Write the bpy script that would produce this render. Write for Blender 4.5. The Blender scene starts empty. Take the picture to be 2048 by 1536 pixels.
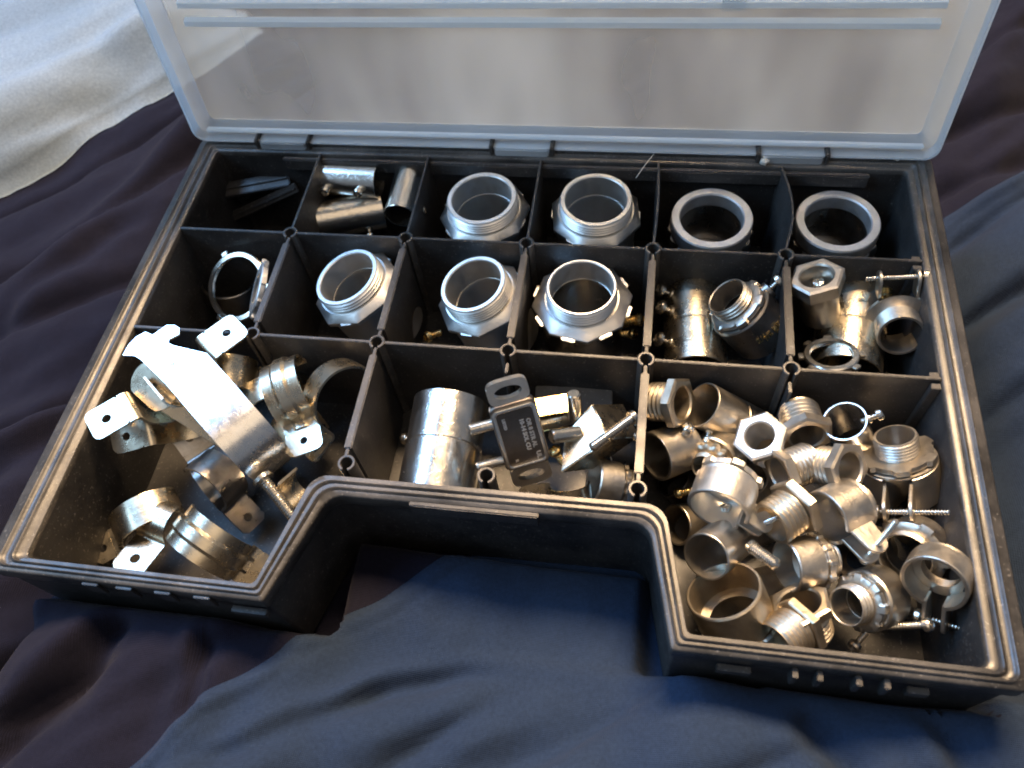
import bpy, bmesh, math, random
from mathutils import Vector, Matrix, noise, Euler
random.seed(7)
PI = math.pi
S = 0.01                                   # everything below is written in centimetres
sc = bpy.context.scene
COL = sc.collection

# ------------------------------------------------------------------ camera
CAM = Vector((25.98250, -28.33120, 31.83380)); CROT = Euler((0.5622, 0.0914, 0.1405), 'XYZ'); FPX = 1608.86
cam_d = bpy.data.cameras.new('camera'); cam = bpy.data.objects.new('camera', cam_d); COL.objects.link(cam)
cam.location = CAM * S; cam.rotation_euler = CROT
cam_d.sensor_width = 36; cam_d.lens = FPX / 2048 * 36; cam_d.clip_start = 0.01; cam_d.clip_end = 50
cam_d.dof.use_dof = True; cam_d.dof.focus_distance = 0.385; cam_d.dof.aperture_fstop = 11
sc.camera = cam
# ------------------------------------------------------------------ room light
w = bpy.data.worlds.new('World'); sc.world = w; w.use_nodes = True
bg = w.node_tree.nodes['Background']; bg.inputs[0].default_value = (0.58, 0.66, 0.80, 1); bg.inputs[1].default_value = 0.23

def area(name, loc, target, size, size_y, watts, col, spread=180):
    d = bpy.data.lights.new(name, 'AREA'); d.shape = 'RECTANGLE'; d.size = size * S; d.size_y = size_y * S
    d.energy = watts; d.color = col; d.spread = math.radians(spread)
    o = bpy.data.objects.new(name, d); COL.objects.link(o); o.location = Vector(loc) * S
    o.rotation_euler = (Vector(target) - Vector(loc)).to_track_quat('-Z', 'Y').to_euler()
    return o
area('window_light', (-115, 55, 190), (18, -6, 0), 110, 95, 54, (0.30, 0.57, 1.0))
area('side_window_light', (-160, -75, 150), (18, -4, 0), 80, 110, 22, (0.42, 0.69, 1.0))
area('lamp_light', (34, 78, 165), (30, -14, 0), 66, 46, 12, (1.0, 0.69, 0.40), 60)
area('warm_fill', (75, -70, 190), (18, -6, 0), 150, 130, 6, (1.0, 0.76, 0.50))  # added fill lamp, gives the metal contrast and a warm tone
sc.view_settings.view_transform = 'Standard'; sc.view_settings.look = 'None'
sc.view_settings.exposure = 0.22; sc.view_settings.gamma = 1
sc.cycles.filter_width = 1.9

# ------------------------------------------------------------------ materials
def mat(name):
    m = bpy.data.materials.new(name); m.use_nodes = True
    return m, m.node_tree.nodes, m.node_tree.links, m.node_tree.nodes['Principled BSDF']

def ramp_noise(N, L, scale, stops, detail=6, rough=.6, coord='Object', stretch=None):
    tc = N.new('ShaderNodeTexCoord'); n = N.new('ShaderNodeTexNoise'); r = N.new('ShaderNodeValToRGB')
    n.inputs['Scale'].default_value = scale; n.inputs['Detail'].default_value = detail; n.inputs['Roughness'].default_value = rough
    src = tc.outputs[coord]
    if stretch:
        mp = N.new('ShaderNodeMapping'); mp.inputs['Scale'].default_value = stretch
        L.new(src, mp.inputs[0]); src = mp.outputs[0]
    L.new(src, n.inputs['Vector']); L.new(n.outputs['Fac'], r.inputs[0])
    e = r.color_ramp.elements
    e[0].position, e[0].color = stops[0][0], stops[0][1]
    e[1].position, e[1].color = stops[-1][0], stops[-1][1]
    for p, c in stops[1:-1]:
        k = e.new(p); k.color = c
    return n, r
g = lambda v: (v, v, v, 1)

def metal(name, col, rough, dark=.7, bump=.15, stain=(.35, .62), vary=.8):
    m, N, L, B = mat(name)
    B.inputs['Metallic'].default_value = 1
    n, r = ramp_noise(N, L, 70, [(stain[0], (col[0]*dark, col[1]*dark*.97, col[2]*dark*.92, 1)), (stain[1], (*col, 1))], 8)
    oi = N.new('ShaderNodeObjectInfo'); rv = N.new('ShaderNodeValToRGB')
    rv.color_ramp.elements[0].color = (.74, .71, .66, 1); rv.color_ramp.elements[1].color = (1.0, 1.0, 1.0, 1)
    L.new(oi.outputs['Random'], rv.inputs[0])
    ns, rs = ramp_noise(N, L, 26, [(.58, g(1)), (.70, (.70, .66, .60, 1))], 9, .75)
    m1 = N.new('ShaderNodeMixRGB'); m1.blend_type = 'MULTIPLY'; m1.inputs[0].default_value = vary
    m2 = N.new('ShaderNodeMixRGB'); m2.blend_type = 'MULTIPLY'; m2.inputs[0].default_value = vary
    L.new(r.outputs[0], m1.inputs[1]); L.new(rv.outputs[0], m1.inputs[2])
    L.new(m1.outputs[0], m2.inputs[1]); L.new(rs.outputs[0], m2.inputs[2])
    L.new(m2.outputs[0], B.inputs['Base Color'])
    n2, r2 = ramp_noise(N, L, 160, [(.3, g(max(.05, rough - .045))), (.7, g(rough + .07))], 5)
    L.new(r2.outputs[0], B.inputs['Roughness'])
    b = N.new('ShaderNodeBump'); b.inputs['Strength'].default_value = bump; b.inputs['Distance'].default_value = .0004
    n3, _ = ramp_noise(N, L, 420, [(0, g(0)), (1, g(1))], 3)
    L.new(n3.outputs['Fac'], b.inputs['Height'])
    n5, r5 = ramp_noise(N, L, 90, [(.47, g(0)), (.50, g(1)), (.53, g(0))], 2, .4, stretch=(1, 9, 2))
    b5 = N.new('ShaderNodeBump'); b5.inputs['Strength'].default_value = .12; b5.inputs['Distance'].default_value = .0003
    L.new(r5.outputs[0], b5.inputs['Height']); L.new(b.outputs[0], b5.inputs['Normal']); L.new(b5.outputs[0], B.inputs['Normal'])
    return m
ZINC = metal('die_cast_zinc', (.70, .665, .61), .36, .78, .35)
ZINCW = metal('pale_die_cast_zinc', (.90, .91, .92), .40, .94, .15)
STEEL = metal('zinc_plated_steel', (.80, .78, .74), .21, .93, .06)
GALV = metal('galvanised_strap_steel', (.72, .655, .53), .27, .86, .10)
STRAPB = metal('bright_hanger_steel', (.80, .80, .80), .26, .95, .06)
ZINCG = metal('dull_grey_zinc', (.76, .78, .82), .52, .85, .3)
PLATE = metal('dark_cast_plate', (.17, .15, .135), .35, .75, .2)
CAST = metal('brownish_cast_zinc', (.64, .575, .475), .38, .74, .4)
BRASS = metal('brassy_plating', (.86, .66, .32), .25, .75, .1)
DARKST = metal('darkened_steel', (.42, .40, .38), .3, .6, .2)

def plastic(name, col, rough, dust=.10, scale=14):
    m, N, L, B = mat(name)
    B.inputs['Specular IOR Level'].default_value = .38
    n, r = ramp_noise(N, L, scale, [(.38, (*col, 1)), (.72, (col[0] + dust*.16, col[1] + dust*.15, col[2] + dust*.14, 1))], 10, .7)
    n4, r4 = ramp_noise(N, L, 700, [(.63, g(0)), (.70, g(1))], 2)
    mx = N.new('ShaderNodeMixRGB'); mx.inputs[2].default_value = (.16, .15, .14, 1)
    ml = N.new('ShaderNodeMath'); ml.operation = 'MULTIPLY'; ml.inputs[1].default_value = .6
    L.new(r4.outputs[0], ml.inputs[0]); L.new(ml.outputs[0], mx.inputs[0])
    L.new(r.outputs[0], mx.inputs[1]); L.new(mx.outputs[0], B.inputs['Base Color'])
    n2, r2 = ramp_noise(N, L, 45, [(.3, g(rough - .07)), (.7, g(rough + .15))], 8, stretch=(1, 1, .25))
    L.new(r2.outputs[0], B.inputs['Roughness'])
    b = N.new('ShaderNodeBump'); b.inputs['Strength'].default_value = .25; b.inputs['Distance'].default_value = .0003
    n3, _ = ramp_noise(N, L, 260, [(0, g(0)), (1, g(1))], 5)
    L.new(n3.outputs['Fac'], b.inputs['Height']); L.new(b.outputs[0], B.inputs['Normal'])
    return m
BLACK = plastic('black_plastic', (.012, .012, .013), .40, .24)
BLACKD = plastic('black_divider_plastic', (.016, .016, .017), .37, .30)
BLACKT = plastic('worn_black_rim_plastic', (.020, .019, .018), .32, .45, 26)

def frosted(name, lo, hi):
    m, N, L, B = mat(name)
    B.inputs['Base Color'].default_value = (.86, .90, .93, 1)
    n2, r2 = ramp_noise(N, L, 9, [(.3, g(.05)), (.7, g(.12))], 6)
    L.new(r2.outputs[0], B.inputs['Roughness'])
    B.inputs['Transmission Weight'].default_value = 1; B.inputs['IOR'].default_value = 1.25
    d = N.new('ShaderNodeBsdfDiffuse'); d.inputs[0].default_value = (.84, .89, .92, 1)
    t = N.new('ShaderNodeBsdfTranslucent'); t.inputs[0].default_value = (.80, .88, .94, 1)
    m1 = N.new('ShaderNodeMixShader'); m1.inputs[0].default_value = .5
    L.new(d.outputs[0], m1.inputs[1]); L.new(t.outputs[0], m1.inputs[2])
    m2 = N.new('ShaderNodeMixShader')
    n, r = ramp_noise(N, L, 9, [(.38, g(lo)), (.62, g(hi))], 3, .5, stretch=(1, .4, 1))  # stretched haze patches imitate blurred room reflections, painted into the lid's mix
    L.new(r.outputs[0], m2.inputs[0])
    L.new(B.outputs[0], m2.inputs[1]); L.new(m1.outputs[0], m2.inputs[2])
    out = N['Material Output']; L.new(m2.outputs[0], out.inputs['Surface'])
    return m
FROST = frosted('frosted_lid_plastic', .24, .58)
FROSTR = frosted('frosted_lid_rim_plastic', .42, .60)
FROSTW = frosted('white_lid_ridge_plastic', .86, .92)

def fabric(name, c1, c2, rough=.8, sheen=.04, wscale=420, bump=.55):
    m, N, L, B = mat(name)
    n, r = ramp_noise(N, L, 5, [(.3, (*c1, 1)), (.7, (*c2, 1))], 6)
    n2, r2 = ramp_noise(N, L, 600, [(.3, g(.82)), (.7, g(1.12))], 3)
    mx = N.new('ShaderNodeMixRGB'); mx.blend_type = 'MULTIPLY'; mx.inputs[0].default_value = 1
    L.new(r.outputs[0], mx.inputs[1]); L.new(r2.outputs[0], mx.inputs[2]); L.new(mx.outputs[0], B.inputs['Base Color'])
    B.inputs['Roughness'].default_value = rough; B.inputs['Sheen Weight'].default_value = sheen; B.inputs['Specular IOR Level'].default_value = .08
    tc = N.new('ShaderNodeTexCoord')
    hs = []
    for dr in ('X', 'Y'):
        wv = N.new('ShaderNodeTexWave'); wv.bands_direction = dr; wv.inputs['Scale'].default_value = wscale
        L.new(tc.outputs['Object'], wv.inputs['Vector']); hs.append(wv)
    ad = N.new('ShaderNodeMath'); L.new(hs[0].outputs['Fac'], ad.inputs[0]); L.new(hs[1].outputs['Fac'], ad.inputs[1])
    b = N.new('ShaderNodeBump'); b.inputs['Strength'].default_value = bump; b.inputs['Distance'].default_value = .0002
    n3, _ = ramp_noise(N, L, 60, [(0, g(0)), (1, g(1))], 8)
    b2 = N.new('ShaderNodeBump'); b2.inputs['Strength'].default_value = .5; b2.inputs['Distance'].default_value = .0012
    L.new(n3.outputs['Fac'], b2.inputs['Height'])
    L.new(ad.outputs[0], b.inputs['Height']); L.new(b2.outputs[0], b.inputs['Normal']); L.new(b.outputs[0], B.inputs['Normal'])
    return m
F_PURPLE = fabric('dark_purple_cotton', (.006, .0062, .0145), (.0105, .0105, .021))
F_BLUE = fabric('slate_blue_cotton', (.013, .023, .047), (.018, .031, .060))
F_WHITE = fabric('white_cotton', (.19, .25, .31), (.27, .33, .39))
m_lint, N_, L_, B_ = mat('pale_lint'); B_.inputs['Base Color'].default_value = (.55, .52, .46, 1); LINT = m_lint

# ------------------------------------------------------------------ geometry helpers (cm)
_meshes = {}
class G:
    def __init__(s): s.v = []; s.f = []
    def add(s, vs, fs, M=None):
        o = len(s.v)
        s.v += [tuple(M @ Vector(v)) if M else tuple(v) for v in vs]
        s.f += [tuple(o + i for i in f) for f in fs]; return s
    def box(s, x0, x1, y0, y1, z0, z1, M=None, ch=0):
        if ch:
            a = ch; vs = []; fs = []
            bm = bmesh.new(); bmesh.ops.create_cube(bm, size=1)
            for v in bm.verts:
                v.co = Vector(((x0+x1)/2 + v.co.x*(x1-x0), (y0+y1)/2 + v.co.y*(y1-y0), (z0+z1)/2 + v.co.z*(z1-z0)))
            bmesh.ops.bevel(bm, geom=list(bm.edges), offset=a, segments=2, affect='EDGES')
            bm.verts.index_update()
            vs = [v.co.copy() for v in bm.verts]; fs = [[v.index for v in f.verts] for f in bm.faces]; bm.free()
            return s.add(vs, fs, M)
        vs = [(x, y, z) for z in (z0, z1) for y in (y0, y1) for x in (x0, x1)]
        return s.add(vs, [(0,2,3,1), (4,5,7,6), (0,1,5,4), (2,6,7,3), (0,4,6,2), (1,3,7,5)], M)
    def lathe(s, prof, seg=40, loop=True, M=None, ang=None, cap=False):
        """prof: (r, z[, shape fn]); revolved about z; loop closes the profile (a ring)"""
        full = ang is None; n = seg if full else seg + 1
        vs = []; fs = []
        for p in prof:
            for k in range(n):
                t = 2*PI*k/seg if full else ang[0] + (ang[1]-ang[0])*k/seg
                r = p[0] * (p[2](t) if len(p) > 2 and p[2] else 1)
                vs.append((r*math.cos(t), r*math.sin(t), p[1]))
        m = len(prof)
        for i in range(m if loop else m-1):
            j = (i+1) % m
            for k in range(seg):
                k2 = (k+1) % n
                fs.append((i*n+k, i*n+k2, j*n+k2, j*n+k))
        if cap and full:
            fs.append(tuple(range(n))[::-1]); fs.append(tuple((m-1)*n + k for k in range(n)))
        if not full and loop:
            fs.append(tuple(i*n for i in range(m))[::-1]); fs.append(tuple(i*n + n-1 for i in range(m)))
        return s.add(vs, fs, M)
    def prism(s, pts, z0, z1, M=None, ch=0):
        n = len(pts)
        rows = [(0, z0), (0, z1)]
        cx = sum(p[0] for p in pts)/n; cy = sum(p[1] for p in pts)/n
        if ch: rows = [(ch, z0), (0, z0+ch), (0, z1-ch), (ch, z1)]
        vs = []; fs = []
        for c, z in rows:
            for x, y in pts:
                d = math.hypot(x-cx, y-cy) or 1; k = 1 - c/d
                vs.append((cx+(x-cx)*k, cy+(y-cy)*k, z))
        for i in range(len(rows)-1):
            for k in range(n):
                k2 = (k+1) % n; fs.append((i*n+k, i*n+k2, (i+1)*n+k2, (i+1)*n+k))
        fs.append(tuple(range(n))[::-1]); fs.append(tuple((len(rows)-1)*n+k for k in range(n)))
        return s.add(vs, fs, M)
    def holeplate(s, planes, hx, hy, hr, t, M=None, n=36, rr=None):
        """flat plate round a hole; planes: (nx, ny, d) half planes of its outline about the hole centre; rr: max radius"""
        vs = []; fs = []
        for z in (0, t):
            for k in range(n):
                a = 2*PI*k/n; c, q = math.cos(a), math.sin(a)
                r = rr or 1e9
                for nx, ny, d in planes:
                    dn = nx*c + ny*q
                    if dn > 1e-6: r = min(r, d/dn)
                vs.append((hx + r*c, hy + r*q, z)); vs.append((hx + hr*c, hy + hr*q, z))
        for k in range(n):
            a, b = 2*k, 2*((k+1) % n); A, B = a + 2*n, b + 2*n
            fs += [(a, a+1, b+1, b), (A, B, B+1, A+1), (a, b, B, A), (a+1, A+1, B+1, b+1)]
        return s.add(vs, fs, M)
    def ribbon(s, path, wfn, t, rib=0, M=None, ribw=.22):
        """band swept along path [(x, z)], width along y"""
        n = len(path); vs = []; fs = []
        prof = [(-.5, 0), (.5, 0)] if not rib else [(-.5, 0), (-ribw, 0), (-ribw*.6, rib), (ribw*.6, rib), (ribw, 0), (.5, 0)]
        m = len(prof); L = 0
        for i, (x, z) in enumerate(path):
            a = path[max(0, i-1)]; b = path[min(n-1, i+1)]
            tx, tz = b[0]-a[0], b[1]-a[1]; l = math.hypot(tx, tz) or 1; nx, nz = -tz/l, tx/l
            wd = wfn(i/(n-1)) if callable(wfn) else wfn
            for sd in (0, t):
                for py, pr in prof:
                    o = sd + pr
                    vs.append((x + nx*o, py*wd, z + nz*o))
        st = 2*m
        for i in range(n-1):
            a, b = i*st, (i+1)*st
            for k in range(m-1):
                fs += [(a+k, b+k, b+k+1, a+k+1), (a+m+k, a+m+k+1, b+m+k+1, b+m+k)]
            fs += [(a, a+m, b+m, b), (a+m-1, b+m-1, b+2*m-1, a+2*m-1)]
        e = (n-1)*st
        fs += [tuple(range(m)) + tuple(range(2*m-1, m-1, -1)), (tuple(e+k for k in range(m)) + tuple(e+k for k in range(2*m-1, m-1, -1)))[::-1]]
        return s.add(vs, fs, M)
    def mesh(s, name, m, smooth=27):
        me = bpy.data.meshes.new(name)
        me.from_pydata([(x*S, y*S, z*S) for x, y, z in s.v], [], s.f); me.materials.append(m)
        bm = bmesh.new(); bm.from_mesh(me); bmesh.ops.recalc_face_normals(bm, faces=bm.faces); bm.to_mesh(me); bm.free()
        for p in me.polygons: p.use_smooth = True
        me.set_sharp_from_angle(angle=math.radians(smooth))
        return me

def link(name, me, parent=None, M=None):
    o = bpy.data.objects.new(name, me); COL.objects.link(o)
    if parent: o.parent = parent
    if M is not None:
        M = M.copy(); M.translation = M.translation * S; o.matrix_local = M
    return o
def cached(key, name, m, fn, smooth=27):
    if key not in _meshes:
        gg = G(); fn(gg); _meshes[key] = gg.mesh(name, m, smooth)
    return _meshes[key]
def thing(name, label, cat, M=None, group=None, kind=None):
    o = bpy.data.objects.new(name, None); COL.objects.link(o); o.empty_display_size = .01
    if M is not None: setM(o, M)
    tag(o, label, cat, group, kind); return o
def tag(o, label=None, cat=None, group=None, kind=None):
    for k, v in (('label', label), ('category', cat), ('group', group), ('kind', kind)):
        if v: o[k] = v
    return o
def setM(o, M):
    M = M.copy(); M.translation = M.translation * S; o.matrix_world = M

def ray(px, py):
    return (CROT.to_matrix() @ Vector(((px-1024)/FPX, -(py-768)/FPX, -1)))
def P(px, py, z):
    """place seen there at height z above the case rim"""
    d = ray(px, py); return CAM + d * ((z - CAM.z)/d.z)
def toward(A, px, py, L, near=True):
    d = ray(px, py); d.normalize(); o = CAM - A
    b = d.dot(o); c = o.dot(o) - L*L; q = b*b - c
    t = -b if q < 0 else -b - math.sqrt(q) if near else -b + math.sqrt(q)
    return CAM + d*t
def frame(o, zdir, xhint=(1, 0, 0), roll=0):
    z = Vector(zdir).normalized(); x = Vector(xhint); x = x - z*x.dot(z)
    if x.length < 1e-3: x = Vector((0, 1, 0)) - z*z.y
    x.normalize(); y = z.cross(x)
    M = Matrix((x, y, z)).transposed().to_4x4(); M = M @ Matrix.Rotation(roll, 4, 'Z'); M.translation = o
    return M
def axM(a, b, L, near=True, roll=0, xhint=(1, 0, 0)):
    """frame with its origin at pixel+height a and its z axis toward pixel b"""
    A = P(*a); B = toward(A, b[0], b[1], L, near); return frame(A, B - A, xhint, roll)
def lieM(a, b, L, up, near=True):
    """frame whose x axis runs from a to b and whose z axis is close to up"""
    A = P(*a); B = toward(A, b[0], b[1], L, near); x = (B-A).normalized()
    z = Vector(up); z = (z - x*z.dot(x)).normalized(); y = z.cross(x)
    M = Matrix((x, y, z)).transposed().to_4x4(); M.translation = A; return M
T = Matrix.Translation
def lieP(a, b, up):
    A = P(*a); x = (P(*b)-A).normalized(); z = Vector(up); z = (z - x*z.dot(x)).normalized(); y = z.cross(x)
    M = Matrix((x, y, z)).transposed().to_4x4(); M.translation = A; return M
def axP(a, b, roll=0, xhint=(1, 0, 0)):
    A = P(*a); return frame(A, P(*b) - A, xhint, roll)
def RX(a): return Matrix.Rotation(a, 4, 'X')
def RY(a): return Matrix.Rotation(a, 4, 'Y')
def RZ(a): return Matrix.Rotation(a, 4, 'Z')

# radial outline shapes
def hexs(t): return 1 / math.cos((t % (PI/3)) - PI/6)
def octs(t): return 1 / math.cos((t % (PI/4)) - PI/8)
def tabs(n, h=.09, duty=.36): return lambda t: 1 + h if ((t*n/(2*PI)) % 1) < duty else 1
def waves(n, h=.04): return lambda t: 1 + h*math.cos(n*t)
def cross(t):
    a = abs(((t + PI/4) % (PI/2)) - PI/4); return 1.0 if a < .42 else .5

def thread(r, z0, z1, pitch=.19, d=.085):
    out = []; n = max(1, round((z1-z0)/pitch)); p = (z1-z0)/n
    for i in range(n): out += [(r-d, z0+i*p), (r, z0+(i+.42)*p), (r, z0+(i+.62)*p)]
    return out + [(r-d, z1)]

# ------------------------------------------------------------------ hardware builders
def screw_part(parent, M, shank=.8, hr=.33, sr=.16, m=None, name='screw', headlen=.3, hexhead=False):
    m = m or STEEL
    def fn(b):
        pr = [(.001, headlen-.12), (.17, headlen-.12, cross), (.2, headlen+.0, cross), (hr*.8, headlen-.02), (hr, headlen-.1), (hr, .03), (hr-.03, 0), (sr, 0)]
        pr = [(p[0]*(hr/.33), *p[1:]) if i < 3 else p for i, p in enumerate(pr)]
        pr += [(r, z) for r, z in reversed(thread(sr, -shank, -.05, .12, .045))] + [(.001, -shank)]
        b.lathe(pr, 24, loop=False)
    me = cached(('screw', shank, hr, sr, m.name, headlen), 'screw', m, fn)
    return link(name, me, parent, M)

def coupling(label, M, r=1.05, L=4.4, wall=.10, screws=((.9, 0), (3.4, 0)), m=STEEL, ridge=True, group=None, sang=0, hr=.3, name='set_screw_coupling', dimple=True, shank=.35):
    t = thing(name, label, 'coupling', M, group)
    def fn(b):
        pr = [(r-wall, 0), (r-.02, 0), (r, .03)]
        if ridge: pr += [(r, L/2-.09), (r-.045, L/2-.03), (r-.045, L/2+.03), (r, L/2+.09)]
        pr += [(r, L-.03), (r-.02, L), (r-wall, L), (r-wall, L/2)]
        b.lathe(pr, 48)
        for z, a in screws:
            b.lathe([(.001, r+.0), (hr*.95, r-.12), (hr*.8, r+.05), (hr*.45, r+.11), (hr*.45, r-.2)], 20, False, T((0, 0, z)) @ RZ(a + sang) @ RY(PI/2) )
    link('tube', cached(('coup', r, L, wall, tuple(screws), m.name, ridge, sang, hr), 'tube', m, fn), t)
    for z, a in screws:
        screw_part(t, T((0, 0, z)) @ RZ(a + sang) @ RY(PI/2) @ T((0, 0, r+.09+shank*.5)), shank + .2, hr, .15)
    return t

def connector(label, M, R=2.05, nose=1.3, wall=.22, lock=(2.55, .45, 8, 'oct'), body=(2.35, 3.6), m=ZINCW, mb=None, group=None, screws=(), name='threaded_connector', cat='pipe connector', flange=None, wallb=None, shank=.5, hr=.33):
    """z=0 body end, nose points to +z; total = body + lock + nose"""
    t = thing(name, label, cat, M, group); mb = mb or m
    br, bl = body; wb = wallb or wall
    lr, lt, ln, lk = lock; z1 = bl; z2 = bl + lt; z3 = z2 + nose
    def fb(b):
        b.lathe([(br-wb, 0), (br-.05, 0), (br, .06), (br, bl*.35), (br, bl-.1), (br-.07, bl), (R-wall-.02, bl), (R-wall-.02, bl-.25), (br-wb, bl-.4)], 48)
        for z, a in screws:
            b.lathe([(hr*1.15, br-.2), (hr*1.15, br+.12), (hr*.6, br+.16), (hr*.6, br-.1)], 20, True, T((0, 0, z)) @ RZ(a) @ RY(PI/2))
    link('body', cached(('cb', R, wall, lock, body, mb.name, tuple(screws), wb, hr), 'body', mb, fb), t)
    def fnz(b):
        pr = [(R-wall, bl+.012), (R-.06, bl+.012)] + thread(R, z2 + .01, z3-.12)[0:] + [(R-.05, z3-.05), (R-.09, z3), (R-wall+.05, z3), (R-wall, z3-.06)]
        b.lathe(pr, 56)
    link('threaded_nose', cached(('cn', R, wall, nose, lock, bl, m.name), 'threaded_nose', m, fnz), t)
    if lk:
        shp = {'oct': octs, 'hex': hexs, 'tabs': tabs(ln), 'wave': waves(ln, .05)}[lk]
        sh2 = shp
        def fl(b):
            c = min(.08, lt*.25)
            if lk == 'oct' and R > 1.5:
                b.lathe([(R-.05, z1+.014), (lr-.1, z1+.014, sh2), (lr, z1+c, sh2), (lr, z1+lt*.45, sh2), (lr-.05, z1+lt*.55, sh2), (R+.16, z2-.05), (R+.10, z2), (R-.05, z2)], 48)
            else:
                b.lathe([(R-.05, z1+.014), (lr-c*1.5, z1+.014, sh2), (lr, z1+c, sh2), (lr, z2-c, sh2), (lr-c*1.8, z2, sh2), (R-.05, z2)], 96 if lk in ('tabs', 'wave') else 48)
            if lk == 'oct' and ln:
                for k in range(ln):
                    a = 2*PI*(k+.5)/ln
                    b.box(lr-.15, lr+(.16 if ln == 8 else .07), -.36, .36, z1+.03, z1+lt*.45, RZ(a), ch=.05)
        link('locknut', cached(('cl', R, lock, bl, m.name), 'locknut', m, fl, 30), t)
    for z, a in screws:
        screw_part(t, T((0, 0, z)) @ RZ(a) @ RY(PI/2) @ T((0, 0, br + .16 + shank*.4)), shank + .25, hr, .16)
    return t

def bushing(label, M, r=1.0, L=1.5, hexr=1.15, hexl=.5, m=ZINC, group=None, wall=.2, name='hex_bushing', th=True):
    """barrel from z=0 (open end) to L, hex collar on top"""
    t = thing(name, label, 'bushing', M, group)
    def fb(b):
        pr = [(r-wall, 0), (r-.07, 0)] + (thread(r, .06, L, .22, .09) if th else [(r, .05), (r, L)]) + [(r-wall, L)]
        b.lathe(pr, 48)
    link('barrel', cached(('bb', r, L, wall, m.name, th), 'barrel', m, fb), t)
    def fh(b):
        c = .07
        b.lathe([(r-wall-.01, L+.01), (hexr-c, L+.01, hexs), (hexr, L+c, hexs), (hexr, L+hexl-c, hexs), (hexr-c*1.6, L+hexl, hexs), (r-wall+.06, L+hexl), (r-wall-.01, L+hexl-.08)], 48)
    link('hex_collar', cached(('bh', r, L, hexr, hexl, wall, m.name), 'hex_collar', m, fh, 28), t)
    return t

def clamp(label, M, R=.85, nose=.8, ringR=1.25, ringL=1.3, m=ZINC, group=None, gap=.45, ear=1.0, screwlen=3.0, lockr=1.15, lock='tabs', side=0, nosewall=.14, flip=False):
    """clamp connector: split ring body z 0..ringL with two ears and a long screw across, threaded nose above"""
    t = thing('clamp_connector', label, 'clamp connector', M, group)
    th = .16
    def fb(b):
        a0 = math.asin(min(.9, gap/ringR))
        Mz = RZ(side)
        b.lathe([(ringR-th, 0), (ringR-.03, 0), (ringR, .03), (ringR, ringL-.03), (ringR-.05, ringL), (ringR-th, ringL)], 44, True, Mz, (a0, 2*PI-a0))
        x0 = ringR*math.cos(a0)-.12
        for s_ in (-1, 1):
            pts = []
            for k in range(11):
                a = -PI/2 + PI*k/10
                pts.append((x0+ear-.1 + .42*math.cos(a), ringL*.5 + .5*math.sin(a)))
            pts = [(x0, ringL*.12), ] + pts + [(x0, ringL*.88)]
            # plate in the x-z plane, thickness along y
            Mp = Mz @ T((0, s_*gap - (th/2 if s_ > 0 else -th/2) + (th if s_ < 0 else 0)*0, 0)) @ RX(PI/2)
            b.prism(pts, -th/2, th/2, Mp, ch=.03)
    link('clamp_ring', cached(('kr', ringR, ringL, gap, ear, m.name, side), 'clamp_ring', m, fb), t)
    def fnz(b):
        b.lathe([(R-nosewall, ringL-.0), (ringR-.05, ringL+.012), (ringR-.02, ringL+.14), (R+.02, ringL+.2)] + thread(R, ringL+.22, ringL+nose, .15, .055) + [(R-.05, ringL+nose+.06), (R-nosewall, ringL+nose+.06)], 44)
    link('threaded_nose', cached(('kn', R, nose, ringR, ringL, m.name), 'threaded_nose', m, fnz), t)
    if lock:
        shp = tabs(6, .12)
        def fl(b):
            b.lathe([(R-.03, ringL+.24), (lockr, ringL+.24, shp), (lockr, ringL+.5, shp), (R-.03, ringL+.5)], 72)
        link('locknut', cached(('kl', R, lockr, ringL, m.name), 'locknut', m, fl, 30), t)
    xs = ringR*math.cos(math.asin(min(.9, gap/ringR))) - .12 + ear - .05
    Ms = RZ(side) @ T((xs, gap + .12, ringL*.5)) @ RX(-PI/2)
    if flip: Ms = RZ(side) @ T((xs, -gap - .12, ringL*.5)) @ RX(PI/2)
    screw_part(t, Ms, screwlen, .3, .13)
    return t

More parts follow.
